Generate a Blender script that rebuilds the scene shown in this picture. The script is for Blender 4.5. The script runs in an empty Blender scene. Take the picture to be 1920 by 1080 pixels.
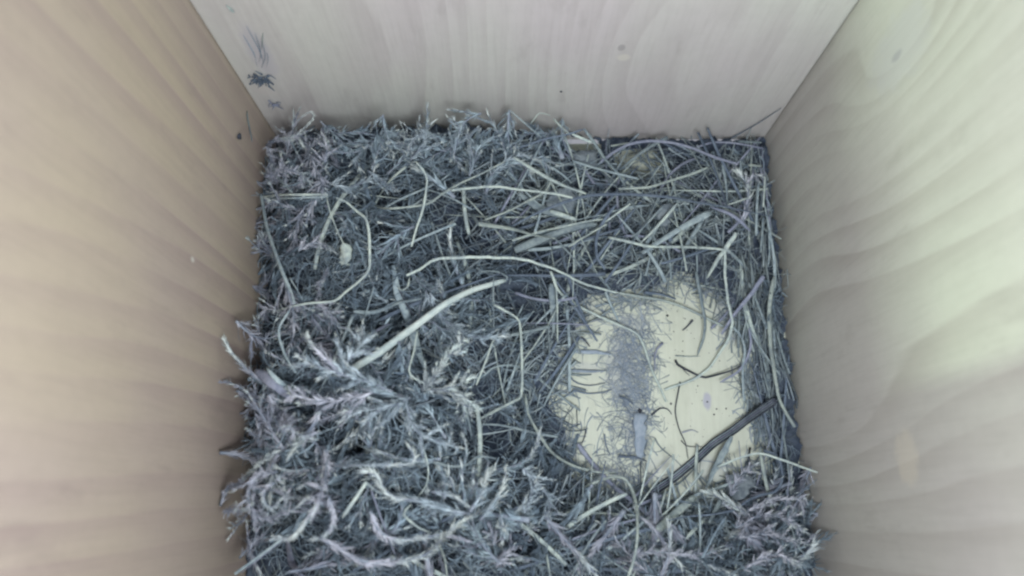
import bpy, math, random
import numpy as np
from mathutils import Vector, Matrix

R = math.radians
rng = np.random.default_rng(11)
random.seed(11)
sc = bpy.context.scene
col = sc.collection

# ------------------------------------------------------------------ camera
FPX = 1367.0                       # focal length in pixels of a 1920 wide picture
TILT = math.atan(409.0 / FPX)      # how far the view leans from straight down towards the back wall
CAM = np.array([-0.0025, -0.031, 0.189])
cd = bpy.data.cameras.new('camera')
cam = bpy.data.objects.new('camera', cd); col.objects.link(cam)
cam.location = CAM
cam.rotation_euler = (TILT, 0, 0)
cd.sensor_width = 36.0
cd.lens = FPX / 1920.0 * 36.0
cd.clip_start = 0.002; cd.clip_end = 10.0
cd.dof.use_dof = True; cd.dof.focus_distance = 0.185; cd.dof.aperture_fstop = 13.0
sc.camera = cam
FW = np.array([0, math.sin(TILT), -math.cos(TILT)]); UP = np.array([0, math.cos(TILT), math.sin(TILT)]); RT = np.array([1.0, 0, 0])

# ------------------------------------------------------------------ world, lamps, exposure
sc.view_settings.view_transform = 'Standard'; sc.view_settings.look = 'None'
sc.cycles.filter_width = 2.4
sc.view_settings.exposure = 0.0; sc.view_settings.gamma = 1.0
w = bpy.data.worlds.new('World'); sc.world = w; w.use_nodes = True
w.node_tree.nodes['Background'].inputs[0].default_value = (0.72, 0.75, 0.84, 1)
w.node_tree.nodes['Background'].inputs[1].default_value = 0.46

def area(name, loc, target, sx, sy, power, color):
    ld = bpy.data.lights.new(name, 'AREA'); ld.shape = 'RECTANGLE'; ld.size = sx; ld.size_y = sy
    ld.energy = power; ld.color = color
    o = bpy.data.objects.new(name, ld); col.objects.link(o); o.location = loc
    o.rotation_euler = (Vector(target) - Vector(loc)).to_track_quat('-Z', 'Y').to_euler()
    return o
area('camera_lamp', (0.012, -0.060, 0.182), (-0.006, 0.045, 0.0), 0.045, 0.03, 0.25, (0.97, 0.99, 1.0))
area('window_light', (-0.40, 0.0, 0.32), (0.07, 0.035, 0.08), 0.010, 0.06, 1.30, (0.76, 1.0, 0.68))

# ------------------------------------------------------------------ pixel -> place
def ray(px, py):
    d = FW + RT * ((px - 960) / FPX) + UP * ((540 - py) / FPX)
    return d
def at(px, py, z=0.0):
    d = ray(px, py); t = (z - CAM[2]) / d[2]
    return CAM + d * t
def on_plane(px, py, axis, v):
    d = ray(px, py); t = (v - CAM[axis]) / d[axis]
    return CAM + d * t

SKEW = 0.030                       # the left board leans in towards the front
XL, XR, YB, YF, TOP, TH = -0.0700, 0.0700, 0.0700, -0.0720, 0.245, 0.016

# ------------------------------------------------------------------ helpers
def tag(o, label=None, cat=None, group=None, kind=None):
    if label: o['label'] = label
    if cat: o['category'] = cat
    if group: o['group'] = group
    if kind: o['kind'] = kind
    return o

def mk_mesh(name, verts, facesets, mats, smooth=True):
    """facesets: list of (int array [m,k], material index)"""
    me = bpy.data.meshes.new(name)
    verts = np.asarray(verts, dtype=np.float32)
    me.vertices.add(len(verts)); me.vertices.foreach_set('co', verts.ravel())
    facesets = [(np.asarray(f, dtype=np.int32), m) for f, m in facesets if len(f)]
    nl = sum(f.size for f, _ in facesets); nf = sum(len(f) for f, _ in facesets)
    me.loops.add(nl); me.polygons.add(nf)
    me.loops.foreach_set('vertex_index', np.concatenate([f.ravel() for f, _ in facesets]))
    tot = np.concatenate([np.full(len(f), f.shape[1], np.int32) for f, _ in facesets])
    st = np.concatenate([[0], np.cumsum(tot)[:-1]]).astype(np.int32)
    me.polygons.foreach_set('loop_start', st)
    mi = np.concatenate([(np.full(len(f), m, np.int32) if np.isscalar(m) else np.asarray(m, np.int32)) for f, m in facesets])
    me.polygons.foreach_set('material_index', mi)
    me.polygons.foreach_set('use_smooth', np.full(nf, smooth))
    for m in mats: me.materials.append(m)
    me.update(calc_edges=True); me.validate()
    return me

def link(name, me, parent=None, loc=None):
    o = bpy.data.objects.new(name, me); col.objects.link(o)
    if parent: o.parent = parent
    if loc is not None: o.location = loc
    return o

# ------------------------------------------------------------------ node helper
class NT:
    def __init__(s, name):
        s.m = bpy.data.materials.new(name); s.m.use_nodes = True
        s.t = s.m.node_tree; s.b = s.t.nodes['Principled BSDF']
        s.b.inputs['Roughness'].default_value = 0.8
        s.b.inputs['Specular IOR Level'].default_value = 0.25
    def n(s, typ, **kw):
        nd = s.t.nodes.new(typ)
        for k, v in kw.items(): setattr(nd, k, v)
        return nd
    def put(s, sock, v):
        if isinstance(v, bpy.types.NodeSocket): s.t.links.new(v, sock)
        else: sock.default_value = v
    def math(s, op, a, b=0.0, c=None):
        nd = s.n('ShaderNodeMath', operation=op)
        s.put(nd.inputs[0], a); s.put(nd.inputs[1], b)
        if c is not None: s.put(nd.inputs[2], c)
        return nd.outputs[0]
    def mix(s, f, a, b, mode='MIX'):
        nd = s.n('ShaderNodeMix', data_type='RGBA', blend_type=mode)
        s.put(nd.inputs[0], f)
        for i, v in ((6, a), (7, b)):
            s.put(nd.inputs[i], v if isinstance(v, bpy.types.NodeSocket) else (*v, 1.0))
        return nd.outputs[2]
    def noise(s, vec, scale, detail=3, rough=0.55):
        nd = s.n('ShaderNodeTexNoise'); s.put(nd.inputs['Vector'], vec)
        nd.inputs['Scale'].default_value = scale; nd.inputs['Detail'].default_value = detail; nd.inputs['Roughness'].default_value = rough
        return nd.outputs['Fac']
    def comb(s, x, y, z):
        nd = s.n('ShaderNodeCombineXYZ'); s.put(nd.inputs[0], x); s.put(nd.inputs[1], y); s.put(nd.inputs[2], z); return nd.outputs[0]
    def rng(s, v, a, b, c=0.0, d=1.0):
        nd = s.n('ShaderNodeMapRange', interpolation_type='SMOOTHSTEP'); s.put(nd.inputs[0], v)
        for i, q in ((1, a), (2, b), (3, c), (4, d)): nd.inputs[i].default_value = q
        return nd.outputs[0]

# ------------------------------------------------------------------ wood
def wood(name, ax_u, ax_v, base, late, tint, freq, bumps, spots, seed, contrast=0.55):
    """bumps: (u, v, su, sv, amount) bend the rings; spots: (u, v, ru, rv, colour, strength)"""
    s = NT(name)
    tc = s.n('ShaderNodeTexCoord').outputs['Object']
    sp = s.n('ShaderNodeSeparateXYZ'); s.put(sp.inputs[0], tc)
    u, v = sp.outputs[ax_u], sp.outputs[ax_v]
    def d2(u0, v0, su, sv):
        a = s.math('DIVIDE', s.math('SUBTRACT', u, u0), su); b = s.math('DIVIDE', s.math('SUBTRACT', v, v0), sv)
        return s.math('ADD', s.math('MULTIPLY', a, a), s.math('MULTIPLY', b, b))
    lo = s.noise(s.comb(s.math('MULTIPLY', u, 22.0), s.math('MULTIPLY', v, 2.2), seed), 1.0, 2)
    md = s.noise(s.comb(s.math('MULTIPLY', u, 90.0), s.math('MULTIPLY', v, 7.0), seed + 3.1), 1.0, 2)
    g = s.math('MULTIPLY', u, freq)
    g = s.math('ADD', g, s.math('MULTIPLY', lo, 4.0))
    g = s.math('ADD', g, s.math('MULTIPLY', md, 0.55))
    for (u0, v0, su, sv, am) in bumps:
        e = s.math('POWER', 2.718, s.math('MULTIPLY', d2(u0, v0, su, sv), -1.0))
        g = s.math('ADD', g, s.math('MULTIPLY', e, am))
    fr = s.math('FRACT', g)
    ring = s.math('MULTIPLY', s.rng(fr, 0.15, 0.88), s.rng(fr, 0.9, 1.0, 1.0, 0.0))
    amp = s.noise(s.comb(s.math('MULTIPLY', u, 45.0), s.math('MULTIPLY', v, 12.0), seed + 9.0), 1.0, 2)
    ring = s.math('MULTIPLY', ring, s.rng(amp, 0.3, 0.7, 0.15, 1.0))
    fib = s.noise(s.comb(s.math('MULTIPLY', u, 900.0), s.math('MULTIPLY', v, 60.0), seed), 1.0, 3)
    big = s.noise(s.comb(s.math('MULTIPLY', u, 14.0), s.math('MULTIPLY', v, 10.0), seed + 5.0), 1.0, 2)
    mot = s.noise(tc, 420.0, 2)
    c = s.mix(s.rng(big, 0.35, 0.65), base, tint)
    c = s.mix(s.math('MULTIPLY', ring, contrast), c, late)
    c = s.mix(s.math('MULTIPLY', s.rng(fib, 0.4, 0.75), 0.12), c, tuple(q * 0.62 for q in late))
    c = s.mix(s.math('MULTIPLY', s.rng(mot, 0.35, 0.7), 0.07), c, tuple(q * 0.6 for q in base))
    st_ = s.noise(s.comb(s.math('MULTIPLY', u, 120.0), s.math('MULTIPLY', v, 40.0), seed + 20), 1.0, 4, .7)
    c = s.mix(s.math('MULTIPLY', s.rng(st_, 0.56, 0.72), 0.22), c, tuple(q * 0.7 for q in late))
    for (u0, v0, ru, rv, cc, st) in spots:
        wob = s.math('MULTIPLY', s.math('SUBTRACT', s.noise(tc, 300.0, 2), 0.5), 1.3)
        f = s.rng(s.math('ADD', d2(u0, v0, ru, rv), wob), 0.2, 1.1, st, 0.0)
        c = s.mix(f, c, cc)
    s.put(s.b.inputs['Base Color'], c)
    s.b.inputs['Roughness'].default_value = 0.62
    bp = s.n('ShaderNodeBump'); bp.inputs['Strength'].default_value = 0.3; bp.inputs['Distance'].default_value = 0.0004
    s.put(bp.inputs['Height'], s.math('ADD', s.math('MULTIPLY', ring, -0.5), s.math('MULTIPLY', fib, 0.6)))
    s.put(s.b.inputs['Normal'], bp.outputs[0])
    return s.m

def uv_of(px, py, wall):
    p = {'L': lambda: on_plane(px, py, 0, XL), 'R': lambda: on_plane(px, py, 0, XR), 'B': lambda: on_plane(px, py, 1, YB), 'F': lambda: at(px, py, 0)}[wall]()
    return {'L': (p[1], p[2]), 'R': (p[1], p[2]), 'B': (p[0], p[2]), 'F': (p[0], p[1])}[wall]

kb = uv_of(1165, 90, 'B'); kb2 = uv_of(1168, 108, 'B'); kr = uv_of(1685, 95, 'R'); kr2 = uv_of(1560, 830, 'R'); kr3 = uv_of(1700, 860, 'R')
stn = uv_of(487, 100, 'B'); stn2 = uv_of(492, 168, 'B'); kl = uv_of(347, 487, 'L')
W_LEFT = wood('wood_left_board', 1, 2, (0.535, 0.47, 0.375), (0.415, 0.335, 0.32), (0.495, 0.425, 0.385), 150,
              [(0.0, 0.16, 0.03, 0.08, 2.5)], [(kl[0], kl[1], .0008, .0012, (.75, .75, .7), .8)], 1.7, 0.75)
W_BACK = wood('wood_back_board', 0, 2, (0.63, 0.655, 0.63), (0.48, 0.455, 0.475), (0.62, 0.595, 0.625), 125,
              [(kb[0] + .004, kb[1] - .006, .018, .050, 3.0), (-0.03, 0.05, .02, .05, -1.0)],
              [(kb[0], kb[1], .0010, .0014, (.25, .24, .27), .5), (kb2[0], kb2[1], .0018, .0016, (.72, .71, .66), .6),
               (stn[0], stn[1], .0032, .012, (.46, .45, .56), .35), (stn2[0], stn2[1], .003, .003, (.62, .60, .60), .5)], 4.2, 0.42)
W_RIGHT = wood('wood_right_board', 1, 2, (0.56, 0.575, 0.525), (0.43, 0.415, 0.39), (0.55, 0.54, 0.525), 130,
               [(kr[0], kr[1], .010, .026, 2.6), (kr2[0], kr2[1] - .004, .012, .045, 1.7), (0.03, 0.02, .02, .03, -1.6)],
               [(kr[0], kr[1], .008, .013, (.52, .52, .55), .55), (kr[0], kr[1], .0020, .0036, (.24, .23, .28), .0), (kr[0] - .0006, kr[1] - .001, .0010, .0022, (.30, .29, .35), .5), (kr3[0], kr3[1], .006, .0045, (.70, .66, .56), .45)], 7.9, 0.72)
W_FRONT = wood('wood_front_board', 0, 2, (0.50, 0.46, 0.42), (0.41, 0.36, 0.34), (0.48, 0.44, 0.41), 130, [], [], 2.2)
fk = uv_of(1326, 752, 'F')
W_FLOOR = wood('wood_floor_board', 0, 1, (0.66, 0.72, 0.61), (0.59, 0.64, 0.55), (0.63, 0.68, 0.60), 90, [],
               [(fk[0], fk[1], .0013, .0026, (.42, .44, .56), .8)] + [(*uv_of(x, y, 'F'), a, b, (.46, .50, .53), q) for x, y, a, b, q in ((1165, 690, .0055, .010, .55), (1195, 800, .004, .010, .5), (1090, 575, .004, .006, .45), (1180, 610, .006, .004, .5), (1330, 880, .006, .004, .4), (1370, 600, .005, .008, .5), (1100, 690, .005, .002, .4), (1240, 880, .006, .004, .35))], 3.3, 0.8)

def slab(x0, x1, y0, y1, z0, z1, hole=None):
    """board; hole = (axis, a0, a1, b0, b1) cuts a rectangular opening along that axis"""
    if hole is None:
        v = [(x, y, z) for x in (x0, x1) for y in (y0, y1) for z in (z0, z1)]
        f = [(0, 1, 3, 2), (4, 6, 7, 5), (0, 4, 5, 1), (2, 3, 7, 6), (0, 2, 6, 4), (1, 5, 7, 3)]
        return v, f
    _, a0, a1, b0, b1 = hole           # only the x axis is needed here: opening in y and z
    ys, zs = (y0, a0, a1, y1), (z0, b0, b1, z1)
    v = [(x, y, z) for x in (x0, x1) for y in ys for z in zs]
    i = lambda s, a, b: s * 16 + a * 4 + b
    f = []
    for a in range(3):
        for b in range(3):
            if a == 1 and b == 1: continue
            f.append((i(0, a, b), i(0, a, b + 1), i(0, a + 1, b + 1), i(0, a + 1, b)))
            f.append((i(1, a, b), i(1, a + 1, b), i(1, a + 1, b + 1), i(1, a, b + 1)))
    for k in range(3):
        f += [(i(0, k, 0), i(0, k + 1, 0), i(1, k + 1, 0), i(1, k, 0)), (i(0, k, 3), i(1, k, 3), i(1, k + 1, 3), i(0, k + 1, 3)),
              (i(0, 0, k), i(1, 0, k), i(1, 0, k + 1), i(0, 0, k + 1)), (i(0, 3, k), i(0, 3, k + 1), i(1, 3, k + 1), i(1, 3, k))]
    f += [(i(0, 1, 1), i(1, 1, 1), i(1, 2, 1), i(0, 2, 1)), (i(0, 1, 2), i(0, 2, 2), i(1, 2, 2), i(1, 1, 2)),
          (i(0, 1, 1), i(0, 1, 2), i(1, 1, 2), i(1, 1, 1)), (i(0, 2, 1), i(1, 2, 1), i(1, 2, 2), i(0, 2, 2))]
    return v, f

box = bpy.data.objects.new('nest_box', None); col.objects.link(box)
box.empty_display_size = 0.02
tag(box, 'square nest box of pale planed wooden boards around the mossy nest', 'nest box')
def xl(y): return XL + SKEW * (YB - np.asarray(y))
def board(name, mat, args, hole=None, label=None, bev=0.0006):
    v, f = slab(*args, hole=hole)
    if hole: v = [(x + SKEW * (YB - y), y, z) for x, y, z in v]
    me = bpy.data.meshes.new(name); me.from_pydata(v, [], f); me.materials.append(mat); me.update()
    o = link(name, me, box)
    if label: o['label'] = label
    b = o.modifiers.new('edge', 'BEVEL'); b.width = bev; b.segments = 2; b.limit_method = 'ANGLE'
    return o
board('floor_board', W_FLOOR, (XL - .0006, XR + .0006, YF - .0006, YB - .0009, -TH, 0.0), label='pale bare floor board showing in the nest cup')
board('side_wall', W_LEFT, (XL - TH, XL, YF - TH, YB + TH, -TH, TOP), ('x', -0.007, 0.060, 0.135, 0.195), 'warm beige side board with slanting grain')
board('side_wall', W_RIGHT, (XR, XR + TH, YF - TH, YB + TH, -TH - .001, TOP - .001), None, 'pale greenish side board with two knots')
board('back_wall', W_BACK, (XL + .00005, XR - .00005, YB, YB + TH - .001, 0.0, TOP - .002), None, 'grey back board with a small dark knot')
board('front_wall', W_FRONT, (XL + .00005, XR - .00005, YF - TH + .001, YF, 0.0, TOP - .002))

# ------------------------------------------------------------------ nest surface
CUP = at(1238, 735, 0.0)
def vnoise(x, y, s, seed):
    x = x * s + seed * 13.7; y = y * s + seed * 7.3
    return (np.sin(x * 1.7 + 1.3 * np.sin(y * 1.1)) + np.sin(y * 1.9 + 1.7 * np.sin(x * 0.9)) + np.sin((x + y) * 1.3 + seed)) / 3.0
def cupd(x, y):
    dx, dy = (x - CUP[0]) / 0.0222, (y - CUP[1]) / 0.0242
    a = np.arctan2(dy, dx)
    return (np.abs(dx) ** 3 + np.abs(dy) ** 3) ** (1 / 3) * (1 + 0.05 * np.sin(3 * a + 1.0) + 0.05 * np.sin(7 * a + 2.0) + .03 * np.sin(13 * a)) 
def sstep(a, b, v):
    t = np.clip((v - a) / (b - a), 0, 1); return t * t * (3 - 2 * t)
HB = [(at(640, 840, .02), .018, .024), (at(620, 470, .01), .009, .026), (at(860, 268, .0), .012, .020), (at(600, 275, .005), .005, .018), (at(900, 1040, .01), .009, .022), (at(1330, 1010, .005), .006, .02)]
HOLES = [(at(x, y, .008), r) for x, y, r in ((690, 845, .0050), (905, 810, .0055), (1000, 470, .005), (975, 560, .0045), (600, 790, .003), (740, 640, .006), (560, 1045, .004), (820, 1060, .004), (980, 1010, .0045), (660, 275, .0045), (720, 420, .004), (870, 430, .004), (1290, 500, .004), (1120, 470, .004), (520, 560, .004), (1440, 870, .004))]
def pit(x, y):
    v = 0 * x
    for q, r in HOLES: v = np.maximum(v, np.exp(-((x - q[0]) ** 2 + (y - q[1]) ** 2) / (r * r)))
    return v
NW = at(1270, 290, .004)
def hgt(x, y):
    x = np.asarray(x, float); y = np.asarray(y, float)
    b = 0.0085 + 0 * x
    for p, a, s in HB: b = b + a * np.exp(-((x - p[0]) ** 2 + (y - p[1]) ** 2) / (2 * s * s))
    b = b - 0.0045 * np.exp(-((x - NW[0]) / .022) ** 2 - ((y - NW[1]) / .009) ** 2)
    b = b * (0.45 + 0.55 * sstep(0.0, 0.014, x - xl(y)))
    b = (b + 0.0022 * vnoise(x, y, 170, 1)) * (1 - .8 * pit(x, y))
    return np.maximum(b, 0.002) * sstep(0.98, 1.75, cupd(x, y)) 
def at_nest(px, py, lift):
    z = 0.01
    for _ in range(5):
        p = at(px, py, z); z = float(hgt(p[0], p[1])) + lift
    return at(px, py, z)

# ------------------------------------------------------------------ plant materials
def plant(name, c, c2, rough=0.75, vary=0.3, island=False, scale=900):
    s = NT(name)
    tc = s.n('ShaderNodeTexCoord').outputs['Object']
    nz = s.math('ADD', s.math('MULTIPLY', s.noise(tc, scale, 3), .55), s.math('MULTIPLY', s.noise(tc, scale * .22, 2), .45))
    r = s.n('ShaderNodeNewGeometry').outputs['Random Per Island'] if island else s.n('ShaderNodeObjectInfo').outputs['Random']
    cc = s.mix(s.rng(nz, 0.38, 0.62), tuple(q * k for q, k in zip(c, (.94, 1.0, 1.04))), tuple(q * k for q, k in zip(c2, (.92, 1.0, 1.07))))
    k = s.math('ADD', s.math('MULTIPLY', r, 2 * vary), 1 - vary)
    hs = s.n('ShaderNodeHueSaturation'); s.put(hs.inputs['Value'], k); s.put(hs.inputs['Color'], cc)
    s.put(s.b.inputs['Base Color'], hs.outputs[0])
    s.b.inputs['Roughness'].default_value = rough
    return s.m
M = {
 'pale': plant('pale_straw', (.52, .58, .53), (.33, .375, .375), vary=.25),
 'mid': plant('grey_straw', (.35, .41, .425), (.215, .26, .29), vary=.3),
 'lav': plant('lavender_blade', (.32, .335, .42), (.22, .235, .31), vary=.15),
 'blue': plant('blue_blade', (.175, .215, .275), (.125, .155, .205), vary=.15),
 'dark': plant('dark_twig', (.075, .085, .11), (.04, .045, .06), vary=.2),
 'moss': plant('moss_leaf', (.40, .485, .535), (.26, .325, .38), vary=.3, island=True, scale=250),
 'stalk': plant('pale_stalk', (.60, .66, .63), (.46, .52, .51), vary=.05),
 'bright': plant('moss_bright_tip', (.70, .77, .73), (.52, .58, .57), vary=.2, island=True, scale=250),
 'scrap': plant('leaf_scrap', (.235, .265, .29), (.14, .165, .19), vary=.2),
 'frond': plant('moss_mauve_frond', (.54, .54, .61), (.37, .375, .44), vary=.25, island=True, scale=250),
 'frondt': plant('moss_teal_frond', (.48, .55, .60), (.32, .38, .43), vary=.25, island=True, scale=250),
 'flake': plant('grey_flake', (.37, .42, .49), (.28, .325, .39), vary=.1),
 'mossp': plant('moss_mauve_leaf', (.43, .435, .49), (.285, .29, .35), vary=.3, island=True, scale=250),
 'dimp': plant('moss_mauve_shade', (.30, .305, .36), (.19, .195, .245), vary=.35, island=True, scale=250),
 'dim': plant('moss_shade_leaf', (.215, .27, .315), (.12, .155, .195), vary=.35, island=True, scale=250),  # darker copy of the moss leaf, shade between sprigs put into the colour
 'tip': plant('moss_tip', (.60, .64, .62), (.44, .48, .50), vary=.25, island=True, scale=250),
 'stem': plant('moss_stem', (.30, .33, .39), (.20, .225, .28), vary=.2),
 'bed': plant('moss_bed', (.085, .105, .14), (.04, .053, .08), vary=.1, scale=500),  # dark colour holds the shade of the gaps in the nest
 'fib': plant('fine_fibre', (.275, .34, .395), (.14, .18, .22), vary=.5, island=True, scale=200),
 'lit': plant('straw_litter', (.36, .41, .42), (.20, .235, .27), vary=.45, island=True, scale=200),
 'fluff': plant('plant_down', (.38, .42, .48), (.28, .32, .38), vary=.25, island=True, scale=200),
 'crumb': plant('dark_crumb', (.06, .065, .08), (.03, .03, .04), vary=.4, island=True, scale=800),
}

# ------------------------------------------------------------------ curves
def smooth(P, n, lin=0.0):
    P = np.asarray(P, float)
    if len(P) == 2: P = np.array([P[0], (P[0] + P[1]) / 2, P[1]])
    Q = np.vstack([2 * P[0] - P[1], P, 2 * P[-1] - P[-2]])
    seg = np.linalg.norm(np.diff(P, axis=0), axis=1); cum = np.concatenate([[0], np.cumsum(seg)])
    out = []
    for s in np.linspace(0, cum[-1], n):
        i = min(np.searchsorted(cum, s, side='right') - 1, len(seg) - 1); t = (s - cum[i]) / max(seg[i], 1e-9)
        a, b, c, d = Q[i], Q[i + 1], Q[i + 2], Q[i + 3]
        cr = (0.5 * ((2 * b) + (-a + c) * t + (2 * a - 5 * b + 4 * c - d) * t * t + (-a + 3 * b - 3 * c + d) * t ** 3))
        out.append(cr * (1 - lin) + (b * (1 - t) + c * t) * lin)
    return np.array(out)
def frames(P):
    T = np.gradient(P, axis=0); T /= np.linalg.norm(T, axis=1, keepdims=True) + 1e-12
    up = np.array([0, 0, 1.0]); S = np.cross(T, up)
    ln = np.linalg.norm(S, axis=1, keepdims=True)
    S = np.where(ln > 0.15, S / (ln + 1e-9), np.array([1.0, 0, 0])); U = np.cross(S, T); U /= np.linalg.norm(U, axis=1, keepdims=True) + 1e-9
    return T, S, U
def tube(P, rad, k=6, flat=1.0, roll=0.0, groove=0.0):
    """rad: per point radius; flat squeezes the thickness; groove ridges the section"""
    n = len(P); T, S, U = frames(P)
    a = np.arange(k) / k * 2 * math.pi
    g = 1 + groove * (np.arange(k) % 2 * 2 - 1)
    ca, sa = np.cos(a) * g, np.sin(a) * g * flat
    ro = np.linspace(0, 1, n) * roll
    cr, sr = np.cos(ro)[:, None, None], np.sin(ro)[:, None, None]
    S2 = S[:, None] * cr + U[:, None] * sr; U2 = -S[:, None] * sr + U[:, None] * cr
    V = P[:, None] + rad[:, None, None] * (ca[None, :, None] * S2 + sa[None, :, None] * U2)
    V = V.reshape(-1, 3)
    i = np.arange(n - 1)[:, None] * k + np.arange(k)[None]
    j = np.arange(n - 1)[:, None] * k + (np.arange(k)[None] + 1) % k
    F = np.stack([i, j, j + k, i + k], -1).reshape(-1, 4)
    c0, c1 = len(V), len(V) + 1
    V = np.vstack([V, P[:1], P[-1:]])
    q = np.arange(k); q2 = (q + 1) % k; b = (n - 1) * k
    caps = np.vstack([np.stack([q2, q, np.full(k, c0)], -1), np.stack([b + q, b + q2, np.full(k, c1)], -1)])
    return V, F, caps

PXM = lambda p: float(np.dot(np.asarray(p) - CAM, FW)) / FPX   # metres per pixel near the middle

def profile(kind, n):
    t = np.linspace(0, 1, n)
    if kind == 'straw': return np.interp(t, [0, .03, .5, .97, 1], [rng.uniform(.4, 1), 1, 1, rng.uniform(.7, 1), rng.uniform(.3, .9)])
    if kind == 'taper': return 1 - 0.75 * t ** 1.6
    if kind == 'blade': return np.clip(np.sin(math.pi * (0.06 + 0.90 * t)) ** 0.6, .12, 1)
    if kind == 'root': return np.clip(1 - 0.55 * t, .2, 1)

def strand(name, pts, wpx, mat, label, lift=0.004, prof='straw', flat=0.75, group=None, cat='straw', world=None, groove=0.0, k=7, ends=0.0, wob=1.0):
    if world is not None: P = np.array(world)
    else:
        P = []
        m = len(pts)
        for i, (x, y) in enumerate(pts):
            l = lift[min(i, len(lift) - 1)] if isinstance(lift, (list, tuple)) else lift
            if not isinstance(lift, (list, tuple)) and m > 2: l -= ends * abs(2 * i / (m - 1) - 1) ** 2
            P.append(at_nest(x, y, l))
        P = np.array(P)
    L = np.linalg.norm(np.diff(P, axis=0), axis=1).sum()
    n = int(np.clip(L / 0.0012, 8, 70))
    C = smooth(P, n, .35)
    r = np.full(n, wpx * (.98 if wpx > 13.5 else .74) / 2 * PXM(C.mean(0)))
    jit = 1 + 0.09 * wob * np.convolve(rng.normal(size=n + 4), np.ones(5) / 3.0, 'valid')
    C = C + np.convolve(rng.normal(size=n + 6), np.ones(7) / 7, 'valid')[:, None] * r[:, None] * 0.35 * wob * np.array([[rng.normal(), rng.normal(), .3]])
    C[:, 0] = np.clip(C[:, 0], xl(C[:, 1]) + r, XR - r) ; C[:, 1] = np.minimum(C[:, 1], YB - r); C[:, 2] = np.maximum(C[:, 2], r * flat + 0.0003)
    o0 = C.mean(0)
    V, F, caps = tube(C - o0, r * profile(prof, n) * jit, k, flat, roll=rng.uniform(-1, 1) if flat < .6 else 0, groove=groove)
    me = mk_mesh(name, V, [(F, 0), (caps, 0)], [M[mat]])
    o = link(name, me, loc=o0)
    return tag(o, label, cat, group)

# ------------------------------------------------------------------ moss
def sprig_arrays(P, leaf, dens, g, stem_r=0.11, spread=(35, 70), tipfrac=0.8):
    """P smoothed centreline; returns verts, tube faces, leaf faces, leaf material (0 moss / 1 tip)"""
    n = len(P); T, S, U = frames(P)
    L = np.linalg.norm(np.diff(P, axis=0), axis=1).sum()
    V, F, caps = tube(P, np.linspace(1, .45, n) * leaf * stem_r, 4)
    m = max(12, int(L / leaf * dens * 1.55))
    t = np.sort(g.uniform(0, 1, m)); t[-6:] = g.uniform(.96, 1, min(6, m))
    x = t * (n - 1); i = np.clip(x.astype(int), 0, n - 2); f = (x - i)[:, None]
    B = P[i] * (1 - f) + P[i + 1] * f; Tn = T[i]; Sn = S[i]; Un = U[i]
    az = g.uniform(0, 2 * math.pi, m); an = np.radians(g.uniform(*spread, m)) * np.where(t > .95, .45, 1)
    Nn = np.cos(az)[:, None] * Sn + np.sin(az)[:, None] * Un
    D = Tn * np.cos(an)[:, None] + Nn * np.sin(an)[:, None]
    W_ = np.cross(Tn, Nn)
    l = leaf * g.uniform(.6, 1.15, m) * (1 - .35 * t)
    wd = l * g.uniform(.055, .105, m)
    cur = (Tn * g.uniform(-.1, .75, m)[:, None] + W_ * g.normal(size=(m, 1)) * .30 + Nn * g.uniform(-.45, .2, m)[:, None]) * l[:, None]
    c1 = B + D * (l * .36)[:, None] + cur * .13; c2 = B + D * (l * .70)[:, None] + cur * .49
    tip = B + D * (l * .95)[:, None] + cur
    up1 = Nn * (wd * .45)[:, None]
    L1 = c1 + W_ * wd[:, None] + up1; R1 = c1 - W_ * wd[:, None] + up1
    L2 = c2 + W_ * (wd * .7)[:, None] + up1; R2 = c2 - W_ * (wd * .7)[:, None] + up1
    b0 = len(V)
    LV = np.stack([B, L1, R1, L2, R2, tip], 1).reshape(-1, 3)
    q = b0 + np.arange(m) * 6
    LF = np.concatenate([np.stack([q + a_, q + b_, q + c_], -1) for a_, b_, c_ in ((0, 1, 2), (1, 3, 2), (2, 3, 4), (3, 5, 4))])
    tm = (t > g.uniform(tipfrac - .12, tipfrac + .12, m)).astype(int); tm = np.concatenate([tm] * 4)
    return V, F, caps, LV, LF, tm

def branched(P, leaf, dens, g, **k):
    """main shoot plus short side shoots with pale closed tips"""
    parts = [sprig_arrays(P, leaf * .8, dens, g, **k)]
    n = len(P); T, S, U = frames(P)
    L = np.linalg.norm(np.diff(P, axis=0), axis=1).sum()
    nb = int(L / leaf * 1.15)
    for b in range(nb):
        t = (b + g.uniform(.1, .9)) / nb * .93 + .03; i = min(int(t * (n - 1)), n - 2)
        sd = 1 if b % 2 else -1
        a = g.uniform(.5, 1.0); az = g.normal() * .6
        d = T[i] * math.cos(a) + (S[i] * sd * math.cos(az) + U[i] * math.sin(az)) * math.sin(a)
        l = leaf * g.uniform(1.1, 2.3) * (1 - .5 * t)
        bend = T[i] * g.uniform(-.1, .5) + g.normal(size=3) * .2
        x = np.linspace(0, 1, 7)[:, None]
        Q = P[i] + d * l * x + bend * l * x * x * .6
        parts.append(sprig_arrays(Q, leaf * .55, dens * .75, g, stem_r=.12, spread=(16, 50), tipfrac=.78))
    Vs, Fs, Ks, LVs, LFs, tms = [], [], [], [], [], []
    vo = lo = 0
    for V, F, c, LV, LF, tm in parts:
        Vs.append(V); Fs.append(F + vo); Ks.append(c + vo)
        LVs.append(LV); LFs.append(LF - len(V) + lo); tms.append(tm)
        vo += len(V); lo += len(LV)
    V = np.vstack(Vs)
    return V, np.vstack(Fs), np.vstack(Ks), np.vstack(LVs), np.vstack(LFs) + len(V), np.concatenate(tms)

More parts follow.
